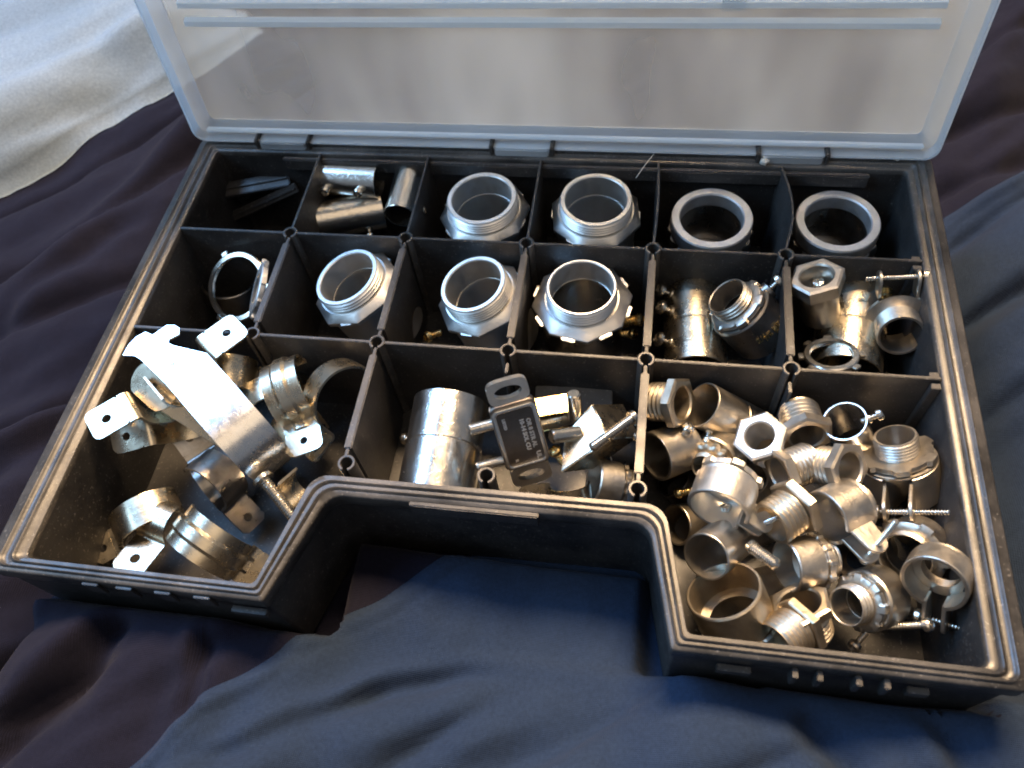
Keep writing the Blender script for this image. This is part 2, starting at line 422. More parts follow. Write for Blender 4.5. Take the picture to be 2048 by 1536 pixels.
def strap_path(R, ang, tab0=.25, lead=.0, fil=.3, drop=0):
    pts = [(-tab0 - k*.0, 0) for k in (0,)]
    pts += [(-.02, 0)]
    for k in range(1, 7):                                  # inner fillet: from flat to vertical
        a = PI/2*k/6; pts.append((fil*math.sin(a), fil*(1-math.cos(a))))
    cx, cz = fil + R, fil + lead
    n = 40
    for k in range(n+1):
        a = PI - ang*k/n; pts.append((cx + R*math.cos(a), cz + R*math.sin(a)))
    return pts
def strap(label, M, R=1.6, ang=PI*1.05, wd=1.7, tabL=1.7, t_=.12, rib=.10, m=GALV, group=None, lead=.3, hole=.24, tab2=False, rounded=False, name='pipe_strap'):
    t = thing(name, label, 'pipe strap', M, group)
    pts = strap_path(R, ang, .25, lead)
    if tab2:
        x, z = pts[-1]; x1, z1 = pts[-2]; d = Vector((x-x1, z-z1)).normalized()
        pts += [(x + d.x*.3, z + d.y*.3)]
        x, z = pts[-1]; pts += [(x + .15, z-.2), (x+.5, z-.3), (x+1.7, z-.3)]
    def fb(b): b.ribbon(pts, wd, t_, rib)
    link('band', cached(('sb', R, ang, wd, rib, lead, m.name, tab2, t_), 'band', m, fb), t)
    def ft(b):
        h = wd/2; c = .22
        pl = [(0, 1, h), (0, -1, h), (1, 0, tabL*.5-.1), (-1, 0, tabL*.5-.1)]
        if rounded:
            b.holeplate(pl, 0, 0, hole, t_, rr=tabL*.62)
        else:
            q = math.sqrt(.5); d = q*(h + tabL*.5-.1 - c)
            pl += [(-q, q, d), (-q, -q, d)]
            b.holeplate(pl, 0, 0, hole, t_)
    link('tab', cached(('st', wd, tabL, hole, m.name, rounded, t_), 'tab', m, ft), t, T((-.25 - tabL*.5 + .1 + .002, 0, .004)))
    return t

def locknut_ring(label, M, R=2.1, wd=.33, th=.3, n=8, m=STEEL, group=None):
    o = thing('locknut', label, 'locknut', M, group)
    shp = tabs(n, .10, .3)
    def fn(b):
        b.lathe([(R-wd, 0), (R-.04, 0), (R, .05), (R, th-.05), (R-.06, th), (R-wd, th), (R-wd+.05, th/2)], 64)
    def fl(b):
        for k in range(n):
            b.box(R-.03, R+.24, -.2, .2, .04, th-.04, RZ(2*PI*k/n), ch=.04)
    link('ring', cached(('lr', R, wd, th, m.name), 'ring', m, fn), o)
    for k in range(n):
        link('tab', cached(('lt', R, th, m.name), 'tab', m, lambda b: b.box(R-.03, R+.24, -.2, .2, .04, th-.04, ch=.04)), o, RZ(2*PI*k/n))
    return o

# ------------------------------------------------------------------ the bedding
def sst(a, b, x):
    t = max(0, min(1, (x-a)/(b-a))); return t*t*(3-2*t)
def nz(x, y, z=0.): return noise.noise(Vector((x, y, z)))
def rect_d(x, y, x0, x1, y0, y1):
    return math.hypot(max(x0-x, x-x1, 0), max(y0-y, y-y1, 0))
CA, SA = math.cos(math.radians(37)), math.sin(math.radians(37))
def folds(x, y, seed=0.):
    wx = x + 5*nz(x*.03, y*.03, 3+seed); wy = y + 5*nz(x*.03+9, y*.03, 5+seed)
    v = wx*CA + wy*SA; u = -wx*SA + wy*CA
    h = 1.5*nz(u*.10, v*.022, 1+seed) + .75*nz(u*.24, v*.045, 2+seed) + .16*nz(u*.8, v*.2, 4+seed)
    h += .22*nz(u*.5, v*.12, 14+seed) + .05*nz(x*1.3, y*1.3, 15)
    r = 1 - math.sqrt(nz(u*.085+7, v*.02, 8+seed)**2 + .0012)*2.2
    h += 1.1*max(0, r)**5
    r = 1 - math.sqrt(nz(u*.19+17, v*.03+3, 9+seed)**2 + .0015)*2.5
    h -= .9*max(0, r)**4
    return h
_cr = []
for (ax, ay, bx, by, dep, wd0) in ((1010, 1300, 740, 1405, .7, .5), (740, 1405, 470, 1520, .6, .5), (320, 1235, 40, 1530, 1.3, .8), (455, 1290, 395, 1440, .6, .35),
                                   (-20, 870, 215, 725, 1.5, .7), (-30, 640, 260, 430, .5, .8), (560, 1250, 450, 1330, .5, .5), (1600, 1440, 1690, 1560, .9, .8), (1850, 1440, 1900, 1560, .7, .7),
                                   (1180, 1250, 980, 1330, .3, .5), (1930, 640, 2080, 560, .5, .7), (1960, 300, 2080, 200, .5, .7), (150, 1230, -20, 1330, .6, .6), (700, 1230, 560, 1330, .3, .5)):
    A_0 = P(ax, ay, -5); B_0 = P(bx, by, -5); _cr.append((Vector(A_0[:2]), Vector(B_0[:2]), dep, wd0))
def creases(x, y):
    h = 0; p = Vector((x + .5*nz(x*.3, y*.3, 41), y + .5*nz(x*.3, y*.3, 42)))
    for a, b, dep, w0 in _cr:
        ab = b-a; t = (p-a).dot(ab)/ab.length_squared
        if -.3 < t < 1.3:
            q = (p-a).cross(ab)/ab.length
            if abs(q) < 4*w0: h += (-dep*math.exp(-(q/w0)**2) + dep*.45*math.exp(-((q-1.5*w0)/w0)**2))*sst(-.3, .1, t)*sst(1.3, .9, t)
    return h
def bed_h(x, y):
    d = rect_d(x, y, -1.2, 40.9, -20.2, 7.4)
    sd = max(-1.2-x, x-40.9, -20.1-y, y-7.4) if d == 0 else d            # signed distance to the case outline
    cut = sst(12.75, 13.3, x)*sst(27.35, 26.8, x)*sst(-15.1, -15.6, y)
    fr = sst(-18.5, -20.0, y)*sst(-2.5, -.5, x)
    a = sst(.3, 4, d)
    k0 = sst(12.0, 13.3, x)*sst(28.2, 26.8, x)
    near = sst(-.45, .25, sd)
    h = -7.35 + 2.2*sst(.2, 7, d)*(1-fr) + fr*near*(3.4 + 1.3*sst(10.5, 8, x) + 0*x + .7*nz(x*.11, 2.2) + .6*sst(3, 10, d) - 1.5*sst(10.5, 14.5, x)*sst(29.5, 26, x)*sst(16, 2, d)) + folds(x, y)*a*1.5 + creases(x, y)*sst(.2, 1.2, d)
    h += .35*nz(x*.35, y*.2, 12)*sst(.6, 1.5, d)
    k = cut*(1-fr*near)
    h += k*(1.3 + 1.1*sst(24, 13, x) + .4*nz(x*.3, y*.2, 6) + .12*nz(x*.8, y*.8, 16))
    return h
def sheet(name, m, fx, nu, nv, solid=.12):
    vs = []; fs = []
    for j in range(nv+1):
        for i in range(nu+1): vs.append(fx(i/nu, j/nv))
    for j in range(nv):
        for i in range(nu):
            a = j*(nu+1)+i; fs.append((a, a+1, a+nu+2, a+nu+1))
    b = G(); b.add(vs, fs); me = b.mesh(name, m, 180)
    o = link(name, me)
    return o
bed = sheet('bed_sheet', F_PURPLE, lambda u, v: (lambda x, y: (x, y, bed_h(x, y)))(-52 + 128*u, -42 + 104*v), 400, 330)
tag(bed, 'dark purple cotton bed sheet with soft folds lying under the open parts case', kind='structure')

# blue cloth over it: its edge runs diagonally under the case
E0, E1 = Vector((1.0, -31.0)), Vector((50.0, 13.5))
ed = (E1-E0).normalized(); en = Vector((ed.y, -ed.x))
def blue_pt(u, v):
    s_ = -22 + 100*u; t_ = 62*v**1.25
    p = E0 + ed*s_ + en*(t_ + 1.3*nz(s_*.09, 1.3) + .5*nz(s_*.3, 4.3))
    lift = .28 + .25*sst(0, .6, t_)*(rect_d(p.x, p.y, -1.2, 40.9, -20.2, 7.4) > .2)
    edge = -.22*(1-sst(0, .25, t_))
    d = rect_d(p.x, p.y, -1.2, 40.9, -20.2, 7.4)
    extra = sst(1, 6, d)*(.7*nz(p.x*.16, p.y*.16, 21) + .35)
    h = bed_h(p.x, p.y) + .10 + (.22 + extra)*sst(0, .5, t_) - .09*math.exp(-((t_-1.0)/.16)**2)
    q0 = Vector(P(1100, 1536, -5)[:2]); q1 = Vector(P(1400, 1330, -5)[:2]); qd = (q1-q0).normalized()
    sgn = (Vector((p.x, p.y))-q0).cross(qd) + .25*nz(p.x*.4, p.y*.4, 51); along = (Vector((p.x, p.y))-q0).dot(qd)
    if d > 0: h += .75*sst(-.12, .12, sgn)*math.exp(-max(0, sgn)/4)*sst(9.5, 7, along)
    if d == 0 and not (12.8 < p.x < 27.3 and p.y < -15.15) and max(-1.2-p.x, p.x-40.9, -20.1-p.y, p.y-7.4) < -.5: h = min(h, -7.06)
    return (p.x, p.y, h)
blue = sheet('blue_cloth', F_BLUE, blue_pt, 330, 200)
tag(blue, 'slate blue cloth with soft folds lying over the dark purple sheet', 'cloth')
W0, W1 = Vector((-31.0, -6.5)), Vector((-3.5, 25.5))
wd_ = (W1-W0).normalized(); wn = Vector((-wd_.y, wd_.x))
def white_pt(u, v):
    s_ = -45 + 86*u; t_ = 60*v**1.2
    p = W0 + wd_*s_ + wn*(t_ + 1.2*nz(s_*.1, 7.3))
    h = bed_h(p.x, p.y)*.4 - 3 + .3 + 3.2*sst(0, 4, t_)*sst(0, .08, 1-u) + .9*sst(0, 1, t_)*folds(p.x*.8, p.y*.8, 31)
    h = max(h, bed_h(p.x, p.y) + .15) if t_ > .3 and u < .995 else bed_h(p.x, p.y) + .08
    return (p.x, p.y, h)
white = sheet('white_duvet', F_WHITE, white_pt, 150, 100)
tag(white, 'crumpled white duvet behind the case, its edge lying on the dark purple sheet', 'duvet')

# ------------------------------------------------------------------ the parts case
DX, EA, EB, EC, EK = 6.6, 0.0, -6.88, -13.58, 6.3
case = thing('parts_case', 'black plastic parts case with open frosted lid and handle recess, holding pipe fittings', 'parts case')
def contour(corners):
    """corners: (x, y, radius, segments) counter-clockwise"""
    out = []; n = len(corners)
    for i, (x, y, r, sg) in enumerate(corners):
        p = Vector((x, y)); a = Vector(corners[i-1][:2]); b = Vector(corners[(i+1) % n][:2])
        da = (a-p).normalized(); db = (b-p).normalized(); th = da.angle(db)
        k = r/math.tan(th/2)
        q0, q1 = p + da*k, p + db*k; bis = (da+db).normalized(); c = p + bis*(r/math.sin(th/2))
        for j in range(sg+1):
            t = j/sg; a0 = math.atan2(q0.y-c.y, q0.x-c.x); a1 = math.atan2(q1.y-c.y, q1.x-c.x)
            d_ = (a1-a0 + PI) % (2*PI) - PI
            out.append((c.x + r*math.cos(a0+d_*t), c.y + r*math.sin(a0+d_*t)))
    return out
sg = 5
INN = contour([(0, 6.3, .25, sg), (.05, -19.45, .3, sg), (10.75, -19.45, .3, sg), (11.95, -14.2, 1.0, sg), (27.6, -14.15, 1.0, sg), (28.65, -19.45, .3, sg), (39.5, -19.45, .35, sg), (39.45, 6.3, .25, sg)])
OUT = contour([(-1.35, 7.5, .5, sg), (-1.75, -20.15, .5, sg), (11.35, -20.15, .15, sg), (12.95, -15.15, .9, sg), (26.95, -15.05, .9, sg), (28.05, -20.15, .15, sg), (41.0, -20.15, .5, sg), (40.8, 7.5, .5, sg)])
def mixc(u, sh=0):
    return [(a[0]+(b[0]-a[0])*u, a[1]+(b[1]-a[1])*u) for a, b in zip(INN, OUT)]
def shell(b, rows):
    n = len(INN); vs = []
    for u, z in rows:
        for x, y in mixc(u): vs.append((x, y, z))
    fs = [(i*n+k, i*n+(k+1) % n, (i+1)*n+(k+1) % n, (i+1)*n+k) for i in range(len(rows)-1) for k in range(n)]
    b.add(vs, fs)
b = G(); shell(b, [(0, -6.55), (0, -.42)])
link('inner_wall', b.mesh('inner_wall', BLACK), case)
b = G(); shell(b, [(0, -.42), (.0, -.16), (.04, -.10), (.24, -.10), (.28, -.02), (.33, .03), (.38, -.02), (.42, -.10), (.56, -.10), (.60, -.03), (.65, .02), (.70, -.03), (.74, -.10), (.93, -.12), (.99, -.18), (1, -.24), (1.0, -.95), (.97, -1.0), (.82, -1.0)])
link('rim', b.mesh('rim', BLACKT, 50), case)
b = G(); shell(b, [(.82, -1.0), (.70, -7.0), (.4, -7.05)])
link('outer_wall', b.mesh('outer_wall', BLACK), case)
b = G(); b.add([(x, y, -6.5) for x, y in INN], [tuple(range(len(INN)))])
link('floor_panel', b.mesh('floor_panel', BLACK), case)
b = G(); b.add([(x, y, -7.04) for x, y in mixc(.5)], [tuple(range(len(INN)))])
link('underside', b.mesh('underside', BLACK), case)
def part_box(name, m, *a, M=None, ch=.03, key=None):
    b = G(); b.box(*a, ch=ch); return link(name, b.mesh(name, m, 30), case, M)
# dividers that run across (x direction)
def xdiv(x0, x1, y, th=.16, z1=-.04):
    part_box('cross_divider', BLACKD, x0, x1, y-th/2, y+th/2, -6.49, z1)
for y in (EA, EB):
    for k in range(6):
        if y == EB and False: continue
        xdiv(k*DX + (.34 if k else .01), (k+1)*DX - (.34 if k < 5 else .16), y)
# dividers that run front to back (y direction): thin in the back row, thick ribs with thin tongues in the others
def ydiv(x, y0, y1, thick, tw=None):
    b = G()
    if thick:
        b.box(x-.08, x+.08, y0+.28, y1-.28, -6.49, -.10, ch=.03)
        b.box(x-.19, x+.19, y0+.75, y1-.75, -6.48, -.03, ch=.05)
    else:
        # a slightly warped thin panel
        n = 14; vs = []; fs = []
        for i in range(n+1):
            for j in range(5):
                yy = y0+.3 + (y1-.02-y0-.3)*i/n; zz = -6.49 + 6.42*j/4
                off = (tw or 0)*math.sin(PI*i/n)*(j/4)**2
                for sd in (-.06, .06): vs.append((x+off+sd, yy, zz))
        st = 10
        for i in range(n):
            for j in range(4):
                a = i*st+j*2
                fs += [(a, a+2, a+2+st, a+st), (a+1, a+1+st, a+3+st, a+3)]
            a = i*st+8; fs.append((a, a+1, a+1+st, a+st))
        fs += [tuple(range(0, 10, 2)) + tuple(range(9, 0, -2)), tuple(n*st+k for k in range(0, 10, 2)) + tuple(n*st+k for k in range(9, 0, -2))]
        b.add(vs, fs)
    link('long_divider', b.mesh('long_divider', BLACKD, 30), case)
for k in range(1, 6): ydiv(k*DX, EA, EK, False, .45 if k == 5 else .1 if k == 4 else 0)
for k in range(1, 6): ydiv(k*DX, EB, EA, True)
for k in (2, 4): ydiv(k*DX, EC, EB, True)
def post(x, y, a0=None):
    M = T((x, y, 0))
    me = cached('post', 'post', BLACKT, lambda b: b.lathe([(.27, -6.49), (.41, -6.49), (.41, -.03), (.38, .0), (.30, .0), (.27, -.03)], 28, True, RZ(-PI/2), (.38, 2*PI-.38)), 30)
    link('divider_post', me, case, M)
for k in range(1, 6): post(k*DX, EA); post(k*DX, EB)
for k in (2, 3, 4): post(k*DX + (.15 if k == 2 else 0), EC)
# vertical guide ribs on the cell walls below the posts
for k in (3, 5):
    part_box('guide_rib', BLACKD, k*DX-.08, k*DX+.08, EB-1.0, EB-.42, -6.49, -.5)
# right hand wall guides, where the cross dividers slot in
for y in (EA, EB):
    part_box('guide_rib', BLACKD, 39.05, 39.46, y-.45, y-.12, -6.49, -.25)
    part_box('guide_rib', BLACKD, 39.05, 39.46, y+.12, y+.45, -6.49, -.25)
# raised strip behind the back row
b = G(); b.box(4.2, 37.6, 5.95, 6.28, -1.15, -.32, ch=.06); link('back_ledge', b.mesh('back_ledge', BLACKD, 30), case)
# catches under the front lip
for x in (3.0, 4.6, 6.4, 8.2): part_box('lip_catch', BLACKD, x, x+.75, -20.28, -20.16, -1.35, -.3)
for x in (32.6, 33.5, 34.9, 35.9): part_box('lip_catch', BLACKD, x, x+.22, -20.55, -20.16, -1.5, -.5)
for x0, x1 in ((9.6, 11.2), (29.9, 31.2), (36.9, 37.7)): part_box('lip_catch', BLACKD, x0, x1, -20.42, -20.16, -1.7, -1.2)
# latch seat in the middle of the handle recess
part_box('latch_seat', BLACK, 16.6, 22.3, -15.30, -15.05, -1.05, -.12, ch=.05)
part_box('latch_seat', BLACKD, 17.9, 19.2, -15.33, -15.302, -.42, -.12, ch=.01)

# ------------------------------------------------------------------ the lid, standing open
LT = T((0, 7.46, .10)) @ RX(math.radians(90 - 7)) 
LT = Matrix(((1, 0, 0, 0), (0, math.sin(math.radians(6.5)), -math.cos(math.radians(6.5)), 7.5), (0, math.cos(math.radians(6.5)), math.sin(math.radians(6.5)), .18), (0, 0, 0, 1)))
# lid space: x across, y up the lid, z toward the inside (front)
LW0, LW1, LH = -1.35, 40.85, 27.6
def rrect(x0, x1, y0, y1, r, n=6):
    return contour([(x0, y0, r, n), (x1, y0, r, n), (x1, y1, r, n), (x0, y1, r, n)])
b = G(); rows = []
def lrow(ins, z, r): return [(x, y, z) for x, y in rrect(LW0+ins, LW1-ins, ins, LH-ins, max(.15, r-ins*.4))]
PANEL = lrow(.95, -.10, .7); n = len(PANEL)
def strips(b, rows, close):
    m = len(rows); vs = [v for r in rows for v in r]
    b.add(vs, [(i*n+k, i*n+(k+1) % n, ((i+1) % m)*n+(k+1) % n, ((i+1) % m)*n+k) for i in range(m if close else m-1) for k in range(n)])
b = G(); rr_ = [lrow(.95, z, .7) for z in (-.105, -.20)]
b.add([v for r in rr_ for v in r], [tuple(range(n)), tuple(range(n, 2*n))[::-1]] + [(k, (k+1) % n, n+(k+1) % n, n+k) for k in range(n)])
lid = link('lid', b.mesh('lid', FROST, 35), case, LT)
b = G(); strips(b, [lrow(i, z, .7) for i, z in ((0, .80), (.10, .80), (.14, .14), (.80, .06), (.955, -.08), (.955, -.22), (.75, -.04), (.06, .02), (0, .10))], True)
link('lid_rim', b.mesh('lid_rim', FROSTR, 35), lid)
lid['label'] = 'frosted translucent lid standing open'
for y0 in (6.75, 7.75):
    b = G()
    pts = [(y0, -.10), (y0+.10, .22), (y0+.38, .22), (y0+.5, -.10)]
    b.add([(x, y, z) for x in (.6, 38.9) for y, z in pts], [(0, 1, 5, 4), (1, 2, 6, 5), (2, 3, 7, 6), (0, 4, 7, 3), (0, 3, 2, 1), (4, 5, 6, 7)])
    link('lid_ridge', b.mesh('lid_ridge', FROSTW), lid)
b = G(); b.box(-.6, 40.1, .42, .62, .15, .50, ch=.05); link('lid_ridge', b.mesh('lid_ridge', FROSTW), lid)
for x0, x1 in ((2.6, 5.85), (16.9, 20.4), (31.7, 35.3)):
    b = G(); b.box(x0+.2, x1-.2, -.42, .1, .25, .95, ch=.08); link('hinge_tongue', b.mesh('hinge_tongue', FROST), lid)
    for xx in (x0-.12, x1-.12):
        part_box('hinge_knuckle', BLACKT, xx, xx+.26, 6.55, 7.55, -.3, .55, ch=.08)
b = G(); b.box(28.8, 29.9, 7.7, 8.25, .12, .2, ch=.02)
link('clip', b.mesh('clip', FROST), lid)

# ------------------------------------------------------------------ back row
def up_conn(px, py, z, dr, label, **k):
    d = Vector(dr).normalized()
    tot = k['body'][1] + k['lock'][1] + k['nose']
    o = P(px, py, z) - d*tot
    return connector(label, frame(o, d, roll=k.pop('roll', 0)), **k)
GC = 'large threaded connectors standing in the small cells'
up_conn(963, 395, -.55, (-.03, -.02, 1), 'large threaded connector in the third back-row cell, directly beside the steel couplings', R=2.03, nose=.85, wall=.34, lock=(2.42, .6, 6, 'oct'), body=(2.25, 4.4), group=GC, roll=.2)
up_conn(1192, 398, -.55, (.02, -.02, 1), 'large threaded connector in the fourth back-row cell, beside the thick ringed gland fittings', R=2.03, nose=.85, wall=.34, lock=(2.42, .6, 6, 'oct'), body=(2.25, 4.4), group=GC, roll=.55)

def gland(label, M, r=2.2, wall=.5, m=ZINCG, mb=DARKST):
    t = thing('gland_fitting', label, 'pipe fitting', M, 'thick ringed gland fittings in the back row')
    def ft(b): b.lathe([(r-wall, 3.4), (r-.05, 3.4), (r, 3.46), (r, 4.2), (r-.06, 4.28), (r-wall+.06, 4.28), (r-wall, 4.2)], 64)
    link('top_ring', cached(('gt', r), 'top_ring', m, ft), t)
    def fb(b):
        b.lathe([(r-wall-.0, 0), (r+.05, 0), (r+.12, .1), (r+.12, 3.1, waves(16, .035)), (r+.02, 3.3, waves(16, .03)), (r-wall, 3.38), (r-wall-.01, 1)], 96)
    link('ribbed_nut', cached(('gb', r), 'ribbed_nut', mb, fb, 30), t)
    def fi(b): b.lathe([(r-wall-.35, .1), (r-wall-.02, .1), (r-wall-.02, .6), (r-wall-.35, .6)], 48)
    link('inner_seat', cached(('gi', r), 'inner_seat', mb, fi), t)
for (px, py, lb) in ((1424, 432, 'thick ringed gland fitting in the fifth back-row cell, between the threaded connector and its twin'),
                     (1676, 438, 'thick ringed gland fitting in the last back-row cell, nearest the right wall of the case')):
    o = P(px, py, -1.3) - Vector((0, 0, 4.28)); gland(lb, T(o) @ RX(.02))

GS = 'small steel set screw couplings in the back row'
coupling('shiny steel coupling lying level with both screw heads facing front', axP((648, 357, -1.5), (768, 364, -1.5), 0, (0, -1, -.1)), r=1.0, L=3.5, ridge=False, screws=((.5, -.3), (2.6, -.3)), group=GS, hr=.28, shank=.2)
coupling('shiny steel coupling standing on end against the divider, its dark open end facing front', axM((800, 432, -1.6), (822, 350), 3.2, False, 0, (.2, -1, 0)), r=.93, L=3.0, ridge=False, screws=((.5, .2),), group=GS, hr=.24, shank=.2)
coupling('bright steel coupling lying lowest, partly hidden behind the cross divider', axM((636, 442, -2.9), (770, 418), 3.9, False, 0, (0, -1, 0)), r=1.15, L=4.0, ridge=False, screws=((2.9, .5),), group=GS, hr=.26, shank=.2)
coupling('dull steel coupling end peeping out below the level coupling, against the left divider', axM((628, 470, -4.9), (700, 440), 3.0, False), r=.9, L=2.4, screws=(), m=GALV, group=GS)

# spare dividers in the first cell
GD = 'spare black dividers lying in the first back-row cell'
def spare(label, a, b, wd, th, up=(0, -.3, 1)):
    A, B = P(*a), P(*b); L = (B-A).length
    M = lieM(a, b[:2], L, up); x = (B-A).normalized(); z = Vector(up); z = (z-x*z.dot(x)).normalized(); y = z.cross(x)
    M = Matrix((x, y, z)).transposed().to_4x4(); M.translation = A
    t = thing('spare_divider', label, 'divider', M, GD)
    g1 = G(); g1.box(0, L, -wd/2, wd/2, -th/2, th/2, ch=.04); link('blade', g1.mesh('blade', BLACKD, 30), t)
    g2 = G(); g2.box(.1, L-.1, -.06, .06, th/2+.003, th/2+.12, ch=.02); link('centre_rib', g2.mesh('centre_rib', BLACKD, 30), t)
spare('broad greyish spare divider lying on top, catching the light', (424, 386, -2.6), (580, 358, -2.2), 1.0, .3)
spare('short narrow spare divider just in front of the broad greyish one', (428, 401, -3.9), (500, 390, -3.6), .5, .22)
spare('long dark spare divider slanting up toward the second cell', (432, 448, -4.6), (594, 374, -2.4), .6, .2, (0, -1, .6))
spare('darkest spare divider lying at the back against the wall', (470, 332, -3.4), (618, 350, -3.2), .5, .25)

# ------------------------------------------------------------------ middle row
locknut_ring('large thin steel locknut leaning open in the first middle-row cell', frame(P(478, 574, -2.6), (-.20, -.50, .84)), R=2.02, wd=.3, th=.24, n=3, group='steel locknuts in the first middle-row cell')
locknut_ring('steel locknut standing on edge against the thick divider', frame(P(524, 580, -1.7), (-.80, -.16, .52)), R=1.5, wd=.62, th=.34, m=ZINCW, group='steel locknuts in the first middle-row cell')
t = thing('steel_collar', 'brownish steel collar lying under the thin leaning locknut', 'collar', frame(P(470, 590, -5.6), (.1, .1, 1)))
link('band', cached('collar', 'band', DARKST, lambda b: b.lathe([(1.55, 0), (1.72, 0), (1.75, .05), (1.75, 1.5), (1.7, 1.55), (1.55, 1.5)], 48)), t)

up_conn(692, 553, -.7, (-.28, -.03, .95), 'threaded connector leaning left in the second middle-row cell', R=1.92, nose=.7, wall=.32, lock=(2.35, .65, 5, 'oct'), body=(2.15, 3.5), group=GC, roll=.3)
up_conn(945, 567, -.6, (-.22, -.05, .97), 'threaded connector leaning slightly in the third middle-row cell, small screw head at its left', R=1.85, nose=1.0, wall=.32, lock=(2.3, .6, 5, 'oct'), body=(2.15, 3.3), group=GC, roll=.1)
c4 = up_conn(1163, 573, -.5, (.0, -.02, 1), 'bright white-rimmed connector in the fourth middle-row cell, brass screw at its right', R=1.85, nose=.95, wall=.22, lock=(2.45, .5, 8, 'oct'), body=(2.15, 4.1), m=ZINCW, mb=STEEL, group=GC, roll=.2)

def loose(label, a, b, L, m=STEEL, hr=.33, sr=.16, near=True, group=None):
    """screw with its head at a, tip toward b"""
    A = P(*a); B = toward(A, b[0], b[1], L, near)
    t = thing('screw', label, 'screw', frame(A, A-B), group)
    hl = .3
    pr = [(.001, hl-.12), (.17*hr/.33, hl-.12, cross), (.2*hr/.33, hl, cross), (hr*.8, hl-.02), (hr, hl-.1), (hr, .03), (hr-.03, 0), (sr, -.006)]
    link('head', cached(('lh', hr, sr, m.name), 'head', m, lambda b: b.lathe(pr + [(.001, -.006)], 24, False)), t)
    link('shank', cached(('ls', L, sr, m.name), 'shank', m, lambda b: b.lathe([(.001, -.01)] + [(r, z) for r, z in reversed(thread(sr, -L+.1, -.01, .13, .045))] + [(.001, -L)], 20, False)), t)
    return t
loose('brass coloured screw in the lower corner beside the bright white-rimmed connector', (1276, 640, -3.4), (1240, 646), 1.0, BRASS, .36, .3, False)
loose('brass coloured screw low behind the thick divider, half in shadow', (1262, 668, -4.6), (1235, 670), .9, BRASS, .3, .22, False)
loose('small golden screw by the left foot of the third middle-row connector', (860, 672, -3.2), (885, 664), .8, BRASS, .3, .18, False)

# fifth cell
coupling('large golden steel coupling with three screws down its left side', axM((1392, 745, -3.9), (1385, 590), 5.0, False, 0, (-1, 0, .55)), r=1.62, L=4.9, screws=((1.35, 0), (3.25, 0.1), (4.4, .1)), m=GALV, hr=.38, shank=.75, wall=.1)
snap = connector('dark connector with raised lettering and a bright threaded nose, leaning on the golden coupling', axM((1528, 668, -3.1), (1441, 580), 3.9, True, 0, (.5, .6, .6)), R=1.08, nose=.75, wall=.13, lock=(1.42, .4, 6, 'tabs'), body=(1.62, 2.3), m=ZINC, mb=DARKST, screws=((1.9, -.1),), hr=.4, shank=1.0)
# lettering
def text_part(txt, size, m, parent, M, depth=.03, name='lettering'):
    c = bpy.data.curves.new('lettering', 'FONT'); c.body = txt; c.size = size*S; c.extrude = depth*S; c.offset = .012*S; c.align_x = 'CENTER'; c.align_y = 'CENTER'; c.resolution_u = 2
    o = bpy.data.objects.new('tmp', c); COL.objects.link(o)
    me = bpy.data.meshes.new_from_object(o); bpy.data.objects.remove(o); me.materials.clear(); me.materials.append(m)
    return link(name, me, parent, M)
for k, (tx, ang) in enumerate((('CU 10', -1.05), ('1/2 UL', -1.42), ('3/4', -1.8))):
    text_part(tx, .42, BRASS, snap, RZ(ang) @ T((1.625, 0, .95 + .1*k)) @ RY(PI/2) @ RZ(PI/2))
# sixth cell
bushing('hex bushing standing with its bright hexagonal end up and a screw head inside', axM((1643, 634, -2.7), (1633, 551), 2.9, True, .2), r=.92, L=2.1, hexr=1.17, hexl=.8, wall=.12, m=ZINC, th=False)
loose('screw head showing inside the upright hexagonal end', (1637, 570, -1.1), (1640, 600), 1.2, STEEL, .33, .15, False)
coupling('large golden coupling lying behind the upright hex bushing, a big screw on top', axP((1690, 745, -3.9), (1708, 590, -3.4), 0, (-.75, -.3, .6)), r=1.75, L=4.6, screws=((2.3, .05),), m=GALV, hr=.42, shank=.35)
t = locknut_ring('bright locknut lying at the near end of the big golden coupling', frame(P(1662, 716, -2.2), (-.12, .30, .94)), R=1.3, wd=.3, th=.3, m=STEEL)
clamp('clamp connector with open round nose facing front and a screw across its raised ears', axM((1784, 622, -2.7), (1804, 676), 2.7, True, 0, (-.1, .9, .65)), R=1.12, nose=1.25, ringR=1.6, ringL=1.2, gap=.95, ear=1.1, screwlen=2.6, lock=None, nosewall=.16, flip=True)
loose('short brass screw end between the ears of the front-facing clamp connector', (1772, 592, -2.4), (1772, 560), 1.0, BRASS, .36, .32, False)

# ------------------------------------------------------------------ big middle compartment
coupling('large shiny steel coupling lying end to front beside the nameplate fitting', axP((903, 806, -2.3), (870, 1000, -3.0), 0, (-1, 0, -.15)), r=1.86, L=4.9, screws=((1.9, .1),), m=STEEL, hr=.3, shank=.35, wall=.1)

